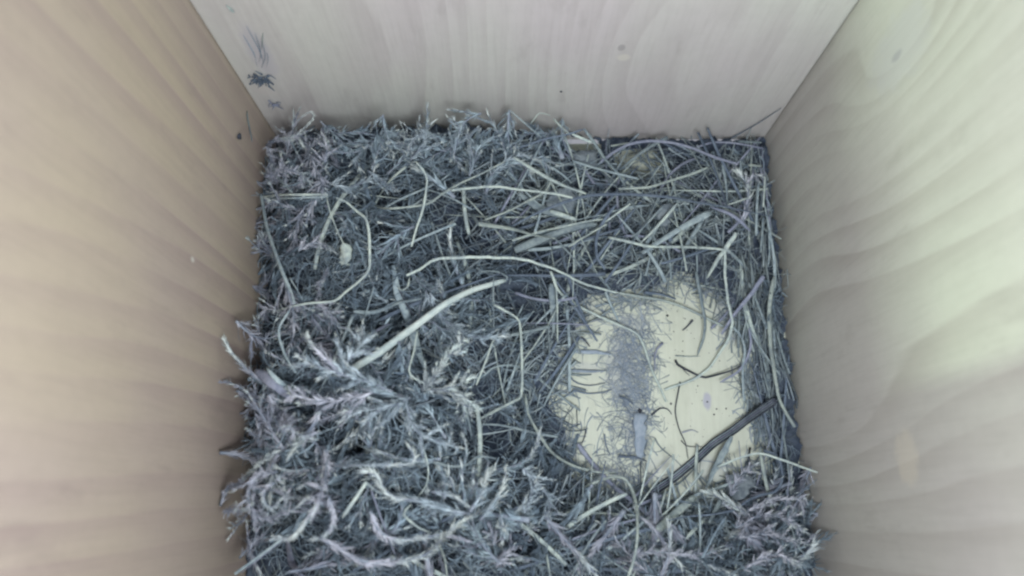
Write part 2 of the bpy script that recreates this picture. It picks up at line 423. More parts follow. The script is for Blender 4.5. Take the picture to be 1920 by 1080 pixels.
def frond(*a, **k): return moss(*a, branch=False, **k)
def moss(pts, leafpx, label, lift=0.006, dens=11, group=None, tipfrac=0.85, world=None, name='moss_sprig', spread=(35, 70), branch=True, stem_r=.11, bright=False):
    P = np.array(world) if world is not None else np.array([at_nest(x, y, (lift[min(i, len(lift) - 1)] if isinstance(lift, (list, tuple)) else lift)) for i, (x, y) in enumerate(pts)])
    L = np.linalg.norm(np.diff(P, axis=0), axis=1).sum()
    C = smooth(P, int(np.clip(L / .0012, 8, 50)))
    leaf = leafpx * 1.2 * PXM(C.mean(0))
    C[:, 0] = np.clip(C[:, 0], xl(C[:, 1]) + leaf * .5, XR - leaf * .5); C[:, 1] = np.minimum(C[:, 1], YB - leaf * .5)
    C[:, 2] = np.maximum(C[:, 2], .001)
    o0 = C.mean(0)
    V, F, caps, LV, LF, tm = (branched if branch else sprig_arrays)(C - o0, leaf, dens, rng, spread=spread, tipfrac=tipfrac, stem_r=stem_r)
    mv = bool(pts) and (np.mean([q[0] for q in pts]) < 640 or np.mean([q[1] for q in pts]) > 985 or np.mean([q[0] for q in pts]) > 1370)  # edge sprigs turn mauve: the camera's colour cast put into the leaf colour
    o = link(name, mk_mesh(name, V, [(F, 0), (caps, 0)], [M['stem']]), loc=o0)
    fo = link('foliage', mk_mesh('foliage', LV, [(LF - len(V), tm)], [M['tip' if bright else 'frond' if mv else 'frondt'], M['bright' if bright else 'tip']], smooth=False), o)
    return tag(o, label, 'moss', group)

# ------------------------------------------------------------------ straws, blades and twigs that can be told apart
S = strand
def straw(pts, w, mat, label, lift=.004, **k): return S('straw', pts, w, mat, label, lift, **k)
def blade(pts, w, mat, label, lift=.004, **k):
    k.setdefault('prof', 'blade'); k.setdefault('flat', .25)
    return S('grass_blade', pts, w, mat, label, lift, cat='grass blade', **k)
def twig(pts, w, mat, label, lift=.001, **k):
    k.setdefault('prof', 'root')
    return S('twig', pts, w, mat, label, lift, cat='twig', **k)

# the big pieces
straw([(657,696),(711,660),(778,612),(833,571),(884,544),(946,526)], 14, 'stalk', 'thick pale straw stalk lying diagonally over the moss, the widest one', [.008,.0115,.012,.0115,.011,.0105], flat=.9, k=9, wob=.3)
straw([(948,529),(952,520),(935,510),(912,508),(893,513)], 4, 'mid', 'thin curl bending round the upper end of the thick stalk', .009, prof='taper')
blade([(737,498),(746,547),(765,595),(781,650),(797,690)], 19, 'mid', 'broad grey leaf blade passing under the thick pale stalk', .004)
blade([(747,541),(762,570),(778,596)], 5, 'dark', 'dark sliver along the edge of the broad grey leaf blade', .0055)
straw([(768,520),(764,538),(752,544),(746,538)], 5, 'pale', 'small hooked end of the long straw across the middle', 0.0085)
straw([(762,517),(787,506),(806,492),(825,484),(873,483),(960,483),(1014,495),(1049,509),(1082,525),(1112,536),(1160,549)], 7, 'pale', 'long pale straw running level across the middle then down to the cup rim', 0.0090, ends=.002)
straw([(1160,549),(1198,556),(1242,563),(1285,577),(1334,601),(1361,614)], 7, 'pale', 'pale straw crossing the upper part of the bare cup', [.004,.003,.003,.003,.003,.003], flat=.5)
blade([(960,424),(1001,402),(1055,380),(1101,367),(1150,364),(1204,365),(1258,370),(1312,380),(1366,389),(1447,406)], 11, 'blue', 'long arching dark blue grass blade reaching the right hand wall', .0095, flat=.35)
blade([(630,371),(648,378),(670,397),(686,410),(692,437),(693,471),(692,506),(673,528),(648,547),(627,564),(581,568),(548,574),(507,586)], 9, 'pale', 'long hooked pale grass blade curving round the upper left moss', .0095, flat=.35)
straw([(489,368),(548,365),(615,366)], 7, 'pale', 'level double straw end near the left wall, upper strand', 0.0105, flat=.6)
straw([(493,372),(548,371),(613,369)], 5, 'mid', 'level double straw end near the left wall, lower strand', 0.0100, flat=.6)
straw([(613,370),(619,397),(632,432),(646,460)], 4, 'pale', 'thin stalk hanging down to the pale husk', 0.0115)
straw([(761,313),(743,328),(727,345),(712,367),(704,387),(732,391),(768,388),(803,382),(835,361),(868,342),(906,324),(946,303)], 6, 'pale', 'pale straw folded into a sharp zigzag left of centre', 0.0115)
straw([(780,303),(797,324),(801,342),(797,375),(792,399),(781,429),(772,462)], 6, 'pale', 'pale arched straw dropping through the zigzag', 0.0135)
straw([(846,357),(884,352),(927,349),(960,353),(1001,359),(1041,364),(1074,371)], 7, 'pale', 'pale straw bowed level just below the zigzag end', 0.0115)
straw([(898,420),(960,429),(1003,441),(1040,447)], 12, 'pale', 'flat wide pale straw in the centre top', 0.0105, flat=.35)
straw([(884,400),(898,422)], 10, 'mid', 'short grey stub against the flat wide pale straw', 0.0105, flat=.4)
straw([(963,296),(987,311),(1028,334),(1063,351),(1099,364)], 8, 'pale', 'straight pale straw slanting down towards the blue blade', .009)
straw([(1035,333),(1022,359),(987,378),(955,394),(905,414)], 6, 'pale', 'curved pale straw joining the slanting straw and the flat wide one', .007)
blade([(1332,388),(1361,397),(1382,410),(1407,434)], 10, 'lav', 'short lavender blade with a pale tip under the blue blade', .008, flat=.3)
straw([(1182,382),(1133,418)], 5, 'pale', 'short pale straw leaning left of the flat broad one', .006)
straw([(1271,380),(1236,421),(1201,456)], 8, 'pale', 'bright straight straw standing out in the upper right tangle', .008, flat=.5)
straw([(1333,398),(1280,426),(1231,456),(1204,474)], 15, 'mid', 'broad flat grey straw lying diagonally in the upper right tangle', .007, flat=.25)
straw([(1317,414),(1298,443),(1282,468)], 10, 'mid', 'flat grey straw below the broad diagonal one', .006, flat=.3)
straw([(1382,437),(1361,472),(1328,523)], 13, 'pale', 'flat striped straw pointing at the cup from the upper right', .007, flat=.25, groove=.12)
straw([(1141,445),(1177,453),(1217,462),(1285,463),(1339,466),(1369,471)], 7, 'pale', 'pale straw running level through the upper right tangle', .008)
straw([(1095,242),(1063,252),(1020,261),(975,277)], 5, 'blue', 'dark thin stem poking up above the nest at the back wall', [.014,.011,.009,.007])
straw([(1095,242),(1112,264),(1133,296),(1155,321),(1174,351)], 8, 'mid', 'bent stem coming down from its peak at the back wall', [.014,.012,.008,.005,.004], flat=.5)
straw([(1072,251),(1111,268)], 7, 'pale', 'short pale flat bit under the bent stem peak', .009, flat=.4)
straw([(1038,223),(1048,234),(1066,250)], 5, 'pale', 'thin pale piece leaning on the back wall', .016)
straw([(995,232),(1011,212),(1032,216)], 3, 'pale', 'tiny hairpin of thin straw against the back wall', .018)
straw([(955,206),(985,232),(1016,258)], 4, 'mid', 'thin stalk slanting against the back wall', 0.0175)
straw([(1016,266),(990,318),(958,374)], 6, 'mid', 'thin grey stalk slanting down left from the back wall', .007)
straw([(1126,304),(1150,286),(1177,272),(1217,264),(1258,267),(1298,277),(1339,294),(1384,308)], 8, 'lav', 'lavender stem arched along the foot of the back wall', .007, flat=.6)
straw([(1305,277),(1339,267),(1382,269),(1432,279)], 5, 'lav', 'thin lavender stem in the back right corner', .006)
straw([(1380,265),(1428,267)], 8, 'mid', 'flat pale sliver lying in the back right corner', .004, flat=.3)
straw([(1145,274),(1179,268)], 5, 'pale', 'short pale bit at the foot of the back wall', .003)
straw([(1327,314),(1298,326),(1263,337),(1217,351),(1160,354)], 7, 'pale', 'pale straw sloping down left above the blue blade', .008)
straw([(1074,302),(1112,314),(1150,324),(1198,336)], 7, 'mid', 'brownish grey straw in front of the bent stem', .005)
straw([(1354,304),(1361,342),(1364,382)], 9, 'mid', 'upright flat grey straw near the back right corner', .004, flat=.35)
straw([(1422,340),(1419,390),(1418,442)], 7, 'mid', 'upright grey stem beside the right wall, furthest from it', .005)
straw([(1434,330),(1433,360),(1431,388)], 5, 'pale', 'upright thin pale stem touching the right wall', .005)
straw([(1431,408),(1429,440),(1426,474)], 6, 'mid', 'upright grey stem below the blue blade tip', .005)
straw([(1442,432),(1443,474),(1440,500)], 5, 'mid', 'upright thin stem tight against the right wall', .004)
straw([(1403,311),(1429,311)], 6, 'pale', 'very short white straw near the back right corner', .004)
straw([(960,451),(1009,435),(1055,425),(1095,416),(1130,411)], 6, 'pale', 'long thin pale straw rising right in the centre', .008)
straw([(965,470),(1028,443),(1090,424),(1119,420)], 17, 'mid', 'thick ridged grey stalk lying in the centre', .006, groove=.12, k=10)
straw([(1155,384),(1133,413),(1120,440),(1117,462),(1120,484),(1135,505)], 8, 'blue', 'bowed blue grey stem beside the ridged stalk', .008)
straw([(1066,464),(1112,435),(1138,420)], 5, 'pale', 'thin pale straw crossing the ridged stalk end', .009)
straw([(1032,396),(1081,410)], 11, 'pale', 'short wide pale straw end below the blue blade', .006, flat=.3)
blade([(972,362),(1014,391),(1060,408)], 16, 'mid', 'wide grey leaf lying under the blue blade', .004)
straw([(1244,385),(1204,429),(1183,446)], 5, 'mid', 'thin grey straw left of the bright straight straw', .006)
straw([(1403,371),(1364,384)], 5, 'pale', 'tiny pale straw above the blue blade near the right', .009)
straw([(1032,509),(1041,530),(1044,540),(1060,556),(1095,579),(1133,598),(1171,614),(1196,628),(1209,655),(1220,690),(1236,725),(1249,754)], 7, 'pale', 'bent straw crossing the bare cup from its upper left rim to its middle', [.006,.006,.006,.004,.004,.004,.004,.004,.003,.002,.001,.001], flat=.6)
straw([(1305,509),(1315,563),(1322,604),(1319,633),(1307,668)], 9, 'mid', 'bowed grey straw hanging into the cup from above', [.006,.006,.005,.003,.001], flat=.5)
straw([(1362,472),(1361,514),(1366,563),(1374,601),(1369,633),(1358,652),(1331,690),(1299,712),(1245,731)], 7, 'pale', 'long pale stem bending down over the right rim into the cup', [.007,.007,.006,.005,.004,.003,.002,.001,.001])
straw([(1433,518),(1399,563),(1377,590),(1353,627)], 11, 'lav', 'lavender flat stem leaning over the right rim of the cup', .005, flat=.4)
straw([(1452,518),(1445,555),(1442,590),(1445,650),(1453,704),(1461,747),(1470,767),(1490,802)], 10, 'pale', 'long stout straw standing along the right wall', [.004,.005,.005,.006,.006,.006,.006,.006], flat=.7)
straw([(1372,610),(1391,633),(1397,658),(1393,685),(1393,720),(1395,752)], 7, 'mid', 'crooked grey stem on the right rim of the cup', .004)
straw([(1404,615),(1408,644),(1401,671),(1385,696),(1350,717)], 7, 'lav', 'lavender stem curving round the right rim of the cup', .004)
twig([(1266,675),(1271,684),(1304,702),(1323,708),(1366,697),(1398,683)], 7, 'dark', 'dark curved twig with a knobbed end on the bare cup', [.001,.001,.001,.001,.003,.004])
straw([(1063,574),(1067,650),(1068,734)], 9, 'mid', 'flat grey straw standing as the left border of the bare cup', [.003,.002,.002], flat=.4)
straw([(1041,523),(1045,582),(1045,643)], 5, 'pale', 'thin upright straw just left of the bare cup', .005)
straw([(1034,532),(1038,624)], 14, 'mid', 'short broad grey stalk left of the bare cup', .004, flat=.4, groove=.1)
straw([(925,571),(960,590),(974,603),(978,650),(979,712),(976,744),(960,754),(920,775),(891,790)], 7, 'pale', 'straw bent like a bracket at the centre of the nest', 0.0105)
straw([(985,741),(991,778),(1017,825),(1039,853),(1076,874),(1117,885),(1157,888)], 7, 'pale', 'curved pale straw round the lower left rim of the cup', .008)
straw([(1097,914),(1124,901),(1149,894),(1171,897),(1184,916),(1193,945),(1196,979),(1195,1017),(1187,1052),(1174,1088)], 8, 'pale', 'large hooked white straw hanging down below the cup', [.006,.009,.012,.014,.014,.014,.014,.013,.013,.013])
straw([(1345,876),(1382,861),(1416,850),(1438,853),(1479,867),(1533,886)], 6, 'pale', 'thin white straw arching out onto the right wall', [.006,.008,.010,.011,.012,.014])
twig([(1216,928),(1262,897),(1300,866),(1338,831),(1372,809),(1401,787),(1455,750)], 16, 'dark', 'thick dark striped stalk across the lower right of the cup', [.001,.001,.001,.002,.003,.004,.006], prof='straw', groove=.12, k=12, wob=.25)
stalk = bpy.data.objects[-1] if False else [q for q in col.objects if q.get('label', '').startswith('thick dark striped')][0]
for k_, (off, m_) in enumerate(((-4.5, 'mid'), (-.5, 'lav'), (3.5, 'mid'), (6, 'dark'))):
    f_ = S('fibre', [(x + off * .55, y + off * .83) for x, y in ((1220,924),(1262,897),(1300,866),(1338,831),(1372,809),(1401,787),(1450,753))], 2.2 if k_ < 3 else 4, m_, None, [.0021,.0021,.0021,.0031,.0041,.0051,.007], cat=None, wob=.3, prof='taper')
    f_.location = f_.location - stalk.location; f_.parent = stalk
straw([(1083,832),(1111,869),(1149,910),(1193,945),(1236,984)], 13, 'lav', 'lavender flat stem slanting under the hooked white straw', [.003,.002,.003,.004,.004], flat=.4)
straw([(1231,993),(1262,967),(1302,931)], 17, 'pale', 'broad pale straw stub below the dark striped stalk', .006, flat=.4)
straw([(1298,930),(1353,913),(1378,903)], 9, 'mid', 'grey straw running on from the broad pale stub', .006)
straw([(1062,961),(1117,962),(1195,967)], 7, 'pale', 'level pale straw passing behind the hooked white straw', .004)
blade([(1374,818),(1353,860),(1323,915)], 14, 'mid', 'grey leaf blade leaning over the dark striped stalk', .005)
straw([(1319,975),(1287,1010)], 11, 'pale', 'short pale stub below the cup, the lower of two', .006, flat=.5)
straw([(1353,936),(1330,981)], 13, 'mid', 'short grey stub below the cup, the upper of two', .006, flat=.5)
twig([(1432,844),(1451,850),(1464,869),(1467,901),(1454,923),(1426,929),(1401,941),(1376,957),(1338,964),(1290,967),(1252,975)], 8, 'blue', 'dark curling root looped in the lower right corner', .008)
straw([(1476,957),(1495,1023),(1525,1054)], 3, 'mid', 'hair thin stem at the foot of the right wall', .008)
twig([(1495,929),(1532,898)], 3, 'blue', 'hair thin dark twig sticking onto the right wall', .010)
straw([(1168,1011),(1193,989),(1239,953)], 6, 'mid', 'thin grey straw crossing the hooked white straw', .006)
straw([(1073,1011),(1117,995),(1195,973)], 6, 'lav', 'thin lavender stem ending at the hooked white straw', .005)
straw([(662,585),(697,586),(727,576),(751,566),(791,560)], 10, 'mid', 'curved grey straw left of the broad leaf blade', 0.0065, flat=.5)
straw([(701,538),(684,595)], 4, 'mid', 'thin upright straw left of the curved grey straw', 0.0105)
straw([(784,620),(776,660),(766,696),(776,709),(799,721)], 5, 'pale', 'thin elbowed straw beside the broad leaf blade', 0.0115)
straw([(924,639),(911,677),(893,722)], 5, 'pale', 'thin straw slanting inside the bracket straw', 0.0095)
straw([(925,520),(926,614)], 4, 'mid', 'thin upright straw at the tip of the thick stalk', 0.0085)
straw([(543,582),(524,612),(524,636),(537,671),(555,700)], 7, 'mid', 'bowed grey stem near the left wall', 0.0105)
blade([(480,694),(508,717),(547,749)], 22, 'lav', 'broad striped blade end at the left wall, the upper of two', .010, groove=.1)
blade([(500,690),(520,712),(552,737)], 13, 'mid', 'narrower blade lying on the broad striped one at the left wall', .012)
straw([(489,362),(502,432),(527,503),(546,549),(552,570)], 9, 'mid', 'long stem leaning down along the left wall', 0.0105, flat=.6)
straw([(543,520),(568,562)], 3, 'mid', 'hair thin stem by the left wall', 0.0105)
straw([(501,297),(519,329),(548,361)], 6, 'mid', 'grey stem in the upper left corner moss', 0.0115)
straw([(462,208),(467,235),(473,266)], 4, 'mid', 'thin sliver leaning in the back left corner', 0.0185)
twig([(532,538),(518,580),(497,636)], 9, 'dark', 'dark strip at the foot of the left wall', .001, prof='straw', flat=.5)  # dark strip along the wall foot, built as a flat strand
twig([(558,460),(530,483)], 6, 'dark', 'short dark strip up the left wall', .006)  # upper piece of the dark strip
straw([(642,971),(665,937),(687,903)], 9, 'pale', 'short bright straw tilted in the lower left moss', .015, flat=.6)
straw([(687,904),(699,916),(717,928)], 4, 'mid', 'thin bent end of the tilted bright straw', .012)
straw([(696,919),(715,973),(734,1023),(744,1047)], 5, 'lav', 'lavender stem slanting in the lower left moss', .009)
straw([(771,946),(756,964),(784,989),(808,999)], 6, 'pale', 'small crooked pale straw at the bottom left', .009)
straw([(822,1018),(834,1048),(839,1088)], 5, 'pale', 'thin pale straw at the bottom edge', .010)
blade([(537,1010),(548,1052),(563,1086)], 15, 'lav', 'lavender blade at the bottom left edge', .012)
straw([(713,769),(708,812),(688,849)], 3, 'mid', 'hair thin arched stem over the dark gap at lower left', .008)
straw([(793,836),(803,875),(801,907),(783,933)], 3, 'pale', 'hair thin pale arc in the lower middle moss', .009)
straw([(813,866),(847,875),(875,872),(897,856),(931,860)], 6, 'mid', 'wavy grey stem in the lower middle moss', .009)
straw([(1025,1040),(1033,1088)], 4, 'pale', 'thin pale straw upright at the bottom middle', .008)
straw([(958,628),(998,620),(1035,612)], 9, 'mid', 'level grey straw end left of the cup border straw', 0.0085, flat=.5)
straw([(905,705),(922,690),(950,683),(985,690)], 4, 'mid', 'thin bowed stem inside the bracket straw', .005)
# on the bare floor of the cup
twig([(1299,600),(1291,610),(1280,619)], 6, 'dark', 'short dark twig on the bare floor at the upper right', .001)
twig([(1243,643),(1231,655),(1227,672),(1228,695)], 7, 'lav', 'grey lavender shred curled on the bare floor', .001)
twig([(1089,632),(1097,638),(1106,650)], 6, 'dark', 'short dark twig at the left edge of the bare floor', .001)
straw([(1135,547),(1147,576),(1161,604)], 7, 'mid', 'grey straw pointing down onto the upper bare floor', [.003,.002,.001])
twig([(1079,612),(1106,604),(1135,597)], 4, 'lav', 'thin lavender shred on the upper left bare floor', .001)
twig([(1063,698),(1079,717),(1106,723),(1135,718)], 5, 'blue', 'bowed dark root on the left bare floor, the upper one', .001)
twig([(1074,731),(1101,738),(1128,736),(1146,731)], 5, 'blue', 'bowed dark root on the left bare floor, the lower one', .001)
blade([(1069,660),(1110,662),(1149,666)], 11, 'flake', 'lavender leaf strip level on the left bare floor, the upper one', .0012)
blade([(1069,694),(1105,696),(1138,695)], 10, 'flake', 'lavender leaf strip level on the left bare floor, the lower one', .0012)
twig([(1275,716),(1266,769),(1273,804),(1285,831),(1290,860)], 4, 'dark', 'long thin wavy root standing across the lower bare floor', .001)
twig([(1277,826),(1289,837),(1318,838)], 3, 'dark', 'side branch of the long wavy root', .001)
twig([(1279,811),(1297,806),(1309,811)], 4, 'lav', 'small grey hook beside the long wavy root', .001)
twig([(1228,822),(1238,839),(1266,862),(1283,880)], 4, 'mid', 'thin grey root left of the dark striped stalk', .001)
twig([(1162,745),(1174,748),(1187,757)], 7, 'blue', 'stubby dark root in the middle of the down', .003)
twig([(1221,778),(1238,765),(1252,767),(1259,777)], 5, 'dark', 'small dark hooked root right of the down', .001)
twig([(1133,814),(1136,835),(1144,853)], 5, 'blue', 'short dark root on the lower left bare floor', .001)
twig([(1099,806),(1096,820),(1090,833)], 4, 'dark', 'small dark thorn on the lower left rim', .001)
twig([(1081,767),(1083,802)], 3, 'dark', 'thin upright dark root on the left bare floor', .001)
twig([(1160,854),(1172,857),(1192,857),(1213,865)], 7, 'blue', 'ragged dark root at the bottom of the bare floor', .002)
twig([(1266,667),(1290,669),(1313,668)], 3, 'mid', 'hair thin level root above the knobbed twig', .001)
twig([(1279,690),(1287,699),(1293,704)], 3, 'dark', 'tiny dark comma shaped root on the bare floor', .0008)
twig([(1208,548),(1240,552),(1268,561)], 8, 'blue', 'dark stub at the top of the bare floor', .002)
# dark twig leaning in the back right corner of the box, against the back wall
bw = [on_plane(x, y, 1, YB - .0009) for x, y in ((1366,262),(1392,248),(1418,233),(1440,219),(1464,203))]
S('twig', None, 4, 'blue', 'thin dark twig propped up the back wall beside the corner', world=bw, prof='root', cat='twig')

# pale husk at the end of the thin stalk
def sheet(name, pts, lift, mat, label, cat, curl=.0006, nx=7):
    """small flake: outline in pixels given as two edges (left points, right points)"""
    Lp, Rp = pts
    V = []; 
    s_ = np.linspace(0, len(Lp) - 1, 10)
    Lp = [(np.interp(q, range(len(Lp)), [e[0] for e in Lp]), np.interp(q, range(len(Lp)), [e[1] for e in Lp])) for q in s_]
    Rp = [(np.interp(q, range(len(Rp)), [e[0] for e in Rp]), np.interp(q, range(len(Rp)), [e[1] for e in Rp])) for q in s_]
    for (a, b) in zip(Lp, Rp):
        a = (a[0] + rng.normal() * 2.2, a[1] + rng.normal() * 1.5); b = (b[0] + rng.normal() * 2.6, b[1] + rng.normal() * 1.5)
        A, B = at_nest(*a, lift), at_nest(*b, lift)
        for i in range(nx):
            t = i / (nx - 1); p = A * (1 - t) + B * t; p[2] += curl * .5 * math.sin(math.pi * t) + rng.normal() * curl * .22; V.append(p)
    V = np.array(V); n = len(Lp); o0 = V.mean(0); V = V - o0
    F = np.array([(r * nx + c, r * nx + c + 1, (r + 1) * nx + c + 1, (r + 1) * nx + c) for r in range(n - 1) for c in range(nx - 1)])
    o = link(name, mk_mesh(name, V, [(F, 0)], [M[mat]]), loc=o0)
    m = o.modifiers.new('thickness', 'SOLIDIFY'); m.thickness = .00012
    return tag(o, label, cat)
sheet('husk', ([(641,459),(637,476),(635,492),(641,497)], [(655,459),(657,474),(655,491),(650,497)]), .009, 'pale', 'pale papery husk hanging below the thin stalk', 'husk', .0012)
sheet('leaf_flake', ([(1190,776),(1187,800),(1189,830),(1200,862)], [(1212,778),(1213,800),(1212,830),(1206,858)]), .0012, 'flake', 'blue grey leaf flake lying flat on the bare floor', 'leaf', .0008)

for L_, R_, li, ma, lb in (
  ([(1362,890),(1360,912),(1372,940)], [(1404,884),(1412,910),(1398,936)], .005, 'scrap', 'grey leaf scrap beside the curling root'),
  ([(1075,285),(1080,300),(1090,310)], [(1120,283),(1122,298),(1115,312)], .003, 'scrap', 'grey leaf scrap at the foot of the back wall'),
  ([(1240,385),(1232,405),(1240,425)], [(1262,383),(1262,404),(1254,424)], .004, 'scrap', 'grey leaf scrap behind the bright straight straw'),
  ([(1035,360),(1020,385),(1045,400)], [(1075,352),(1080,378),(1070,398)], .003, 'scrap', 'wide grey leaf scrap under the slanting pale straw')):
    sheet('leaf_flake', (L_, R_), li, ma, lb, 'leaf', .0009)
# ------------------------------------------------------------------ moss sprigs that can be told apart
moss([(795,735),(803,720),(825,693),(846,660),(870,639)], 19, 'pale moss sprig with a pointed tip rising beside the thick stalk', [.012,.016,.019,.021,.021], dens=13, tipfrac=.5, spread=(20,50), bright=True)
moss([(790,732),(830,730),(857,722),(886,708)], 19, 'pale moss sprig with a blunt tip pointing right', [.012,.017,.019,.020], tipfrac=.5, spread=(20,50), bright=True)
moss([(812,728),(850,738),(876,752),(899,766)], 19, 'pale moss sprig with a forked tip pointing down right', [.012,.016,.018,.019], tipfrac=.5, spread=(25,55), bright=True)
moss([(850,725),(866,748),(873,778)], 16, 'short pale moss sprig with its tip pointing down', [.014,.017,.018], tipfrac=.4, spread=(20,45), bright=True)
moss([(806,549),(825,590),(860,620),(900,633),(957,628)], 17, 'blue grey feathery moss sprig under the thick stalk end', .007, dens=14)
moss([(798,545),(812,580),(845,612),(880,622)], 14, 'small feathery moss sprig alongside the blue grey one', .006, dens=13)
ROPE = ('stout', 'hooked moss', 'forked off', 'fuzzy moss', 'folded', 'long bowed', 'curved moss', 'short pale', 'thin fuzzy', 'inner curl', 'lobed', 'upright moss', 'curled tip', 'running to', 'pointed leaves', 'drooping left', 'first', 'second')
# big sprig close to the camera above the left half
for pts, w, lb, lf in [
  ([(735,735),(690,715),(650,705),(600,690),(560,668)], 26, 'large soft grey moss sprig, the main one left of the thick stalk', .018),
  ([(640,700),(655,672),(680,640),(672,618)], 22, 'moss sprig curling upward at the lower end of the thick stalk', .017),
  ([(640,705),(610,672),(588,650),(578,632)], 22, 'moss sprig with pointed leaves aimed at the left wall', .018),
  ([(700,735),(660,745),(610,752),(560,745),(538,730)], 24, 'grey moss sprig below the main large one', .017),
  ([(770,745),(740,760),(690,768),(640,772)], 24, 'soft moss sprig lying level under the large ones', .014),
  ([(760,750),(770,790),(790,815),(835,832),(862,838)], 20, 'moss sprig with a pale fringed tip at lower centre', .013),
  ([(700,760),(690,790),(670,812),(655,840)], 18, 'drooping moss sprig over the dark gap', .012),
  ([(600,770),(585,800),(560,830),(545,850)], 20, 'moss sprig drooping left of the dark gap', .015),
  ([(505,740),(520,770),(540,800),(560,815),(590,822)], 18, 'moss sprig along the left wall, mid height', .014),
  ([(413,948),(425,920),(447,907),(470,885),(490,866),(515,850)], 15, 'thin fuzzy moss sprig lying out over the left wall', .016),
  ([(420,959),(450,957),(475,955)], 9, 'tiny moss sprig end beside the left wall', .016),
  ([(520,885),(490,890),(468,915),(468,945),(482,968),(512,972),(535,950),(535,915),(522,895)], 16, 'moss sprig curled into a ring at the lower left', .018),
  ([(515,905),(498,918),(495,940),(510,952),(524,938)], 11, 'inner curl of moss inside the ring', .019),
  ([(608,840),(612,872),(601,929),(576,973),(548,1006),(516,1007)], 19, 'stout pale moss sprig curving down left in the lower left', .020),
  ([(616,930),(625,970),(612,1000),(590,1010)], 15, 'moss sprig forked off behind the stout pale one', .016),
  ([(605,945),(580,935),(560,948)], 10, 'small hooked moss sprig, the lower of two on the stout one', .020),
  ([(602,915),(580,908),(562,914)], 10, 'small hooked moss sprig, the upper of two on the stout one', .020),
  ([(626,873),(680,872),(740,872),(771,868),(775,852),(765,838)], 14, 'fuzzy moss stem lying level with an upturned end', .014),
  ([(650,868),(680,850),(700,842)], 14, 'folded moss sprig above the level fuzzy stem', .013),
  ([(880,965),(841,957),(793,941),(740,932),(718,914),(708,893),(688,886)], 22, 'moss sprig with broad lobed leaves at its tip', .013),
  ([(600,1008),(627,1023),(668,1048),(715,1055),(793,1042),(841,998),(874,974)], 20, 'long stout moss sprig bowed along the bottom edge', .016),
  ([(694,958),(708,992),(740,1011),(793,1008),(836,1000)], 16, 'curved moss sprig just above the long bowed one', .013),
  ([(809,922),(847,929),(874,947)], 13, 'short pale moss sprig pointing left at lower middle', .013),
  ([(880,960),(900,930),(910,900),(925,880)], 18, 'upright moss sprig at lower middle, the first', .011),
  ([(900,975),(925,945),(945,905),(948,880)], 16, 'upright moss sprig at lower middle, the second', .010),
  ([(960,1000),(985,960),(1000,915),(1012,885)], 17, 'upright feathery moss sprig left of the cup bottom', .009),
  ([(930,1060),(960,1030),(985,1005),(1000,985)], 17, 'moss sprig near the bottom edge, left of the hooked straw', .010),
  ([(980,880),(1010,905),(1030,940),(1028,975)], 16, 'moss sprig bending down at the cup lower left', .008),
  ([(500,335),(530,318),(560,325),(580,342)], 18, 'pale moss sprig in the upper left corner', .012),
  ([(583,295),(592,320),(605,345),(610,360)], 16, 'moss sprig hanging with a pale tip at upper left', .012),
  ([(610,305),(612,280),(608,256)], 13, 'moss sprig standing up against the back wall at left', .012),
  ([(620,345),(660,350),(690,335),(705,315)], 17, 'bowed moss sprig at upper left', .011),
  ([(690,320),(715,340),(745,358)], 13, 'moss sprig with a yellowish tip below the zigzag', .011),
  ([(770,300),(790,275),(800,255),(790,240)], 18, 'tall moss sprig at the back wall, left of two', .010),
  ([(850,290),(858,262),(862,240),(852,226)], 18, 'tall moss sprig at the back wall, right of two', .012),
  ([(880,330),(888,300),(880,270),(876,250)], 17, 'feathery moss sprig standing right of the tall pair', .010),
  ([(820,262),(800,250),(775,262),(765,285)], 13, 'curled moss tip at the back wall', .013),
  ([(500,272),(520,262),(545,262)], 13, 'moss sprig running to the hairpin loop in the corner', .014),
  ([(500,272),(508,295),(514,318)], 12, 'short moss sprig in the back left corner', .012),
  ([(920,330),(950,300),(985,290),(1010,300)], 16, 'moss sprig by the centre of the back wall', .007),
  ([(560,470),(590,455),(625,470)], 16, 'low moss sprig under the hooked blade', .008),
  ([(590,560),(625,595),(640,620)], 14, 'moss sprig inside the curve of the hooked blade', .008),
  ([(1390,420),(1402,380),(1400,345),(1385,325)], 19, 'fat fuzzy moss sprig near the back right corner', .006),
  ([(1400,345),(1415,330),(1430,332)], 14, 'moss tip turned to the wall in the back right corner', .008),
  ([(1380,990),(1430,965),(1475,975),(1515,1000)], 17, 'moss sprig with bright tips pointing at the right wall, upper', .010),
  ([(1385,1010),(1430,1000),(1480,1012),(1522,1022)], 17, 'moss sprig with bright tips pointing at the right wall, lower', .010),
  ([(1400,960),(1440,940),(1480,935),(1508,935)], 15, 'moss sprig under the thin white arching straw', .010),
  ([(1395,1070),(1430,1045),(1465,1040),(1500,1060)], 16, 'moss sprig in the bottom right corner', .009),
  ([(1370,930),(1385,895),(1402,880),(1420,868)], 14, 'pale moss sprig beside the curling root', .007),
  ([(1180,1040),(1240,1035),(1300,1040),(1360,1030)], 13, 'long fine moss sprig along the bottom right', .008),
]:
    if any(q in lb for q in ROPE): moss(pts, w, lb, lf, dens=22, tipfrac=random.uniform(.35, .6), spread=(10, 34), branch=False, stem_r=.20)
    else: moss(pts, w, lb, lf, dens=10 if w < 20 else 12, tipfrac=random.uniform(.70, .9))
# fuzzy hairpin loop leaning on the back wall in the left corner
moss([(548,240),(559,226),(578,211),(587,214),(583,226),(567,243),(548,255),(508,266)], 5, 'pale hairpin loop of moss stem leaning on the back wall', [.020,.022,.024,.024,.022,.019,.016,.013], dens=9, tipfrac=.1, spread=(15, 45), branch=False)

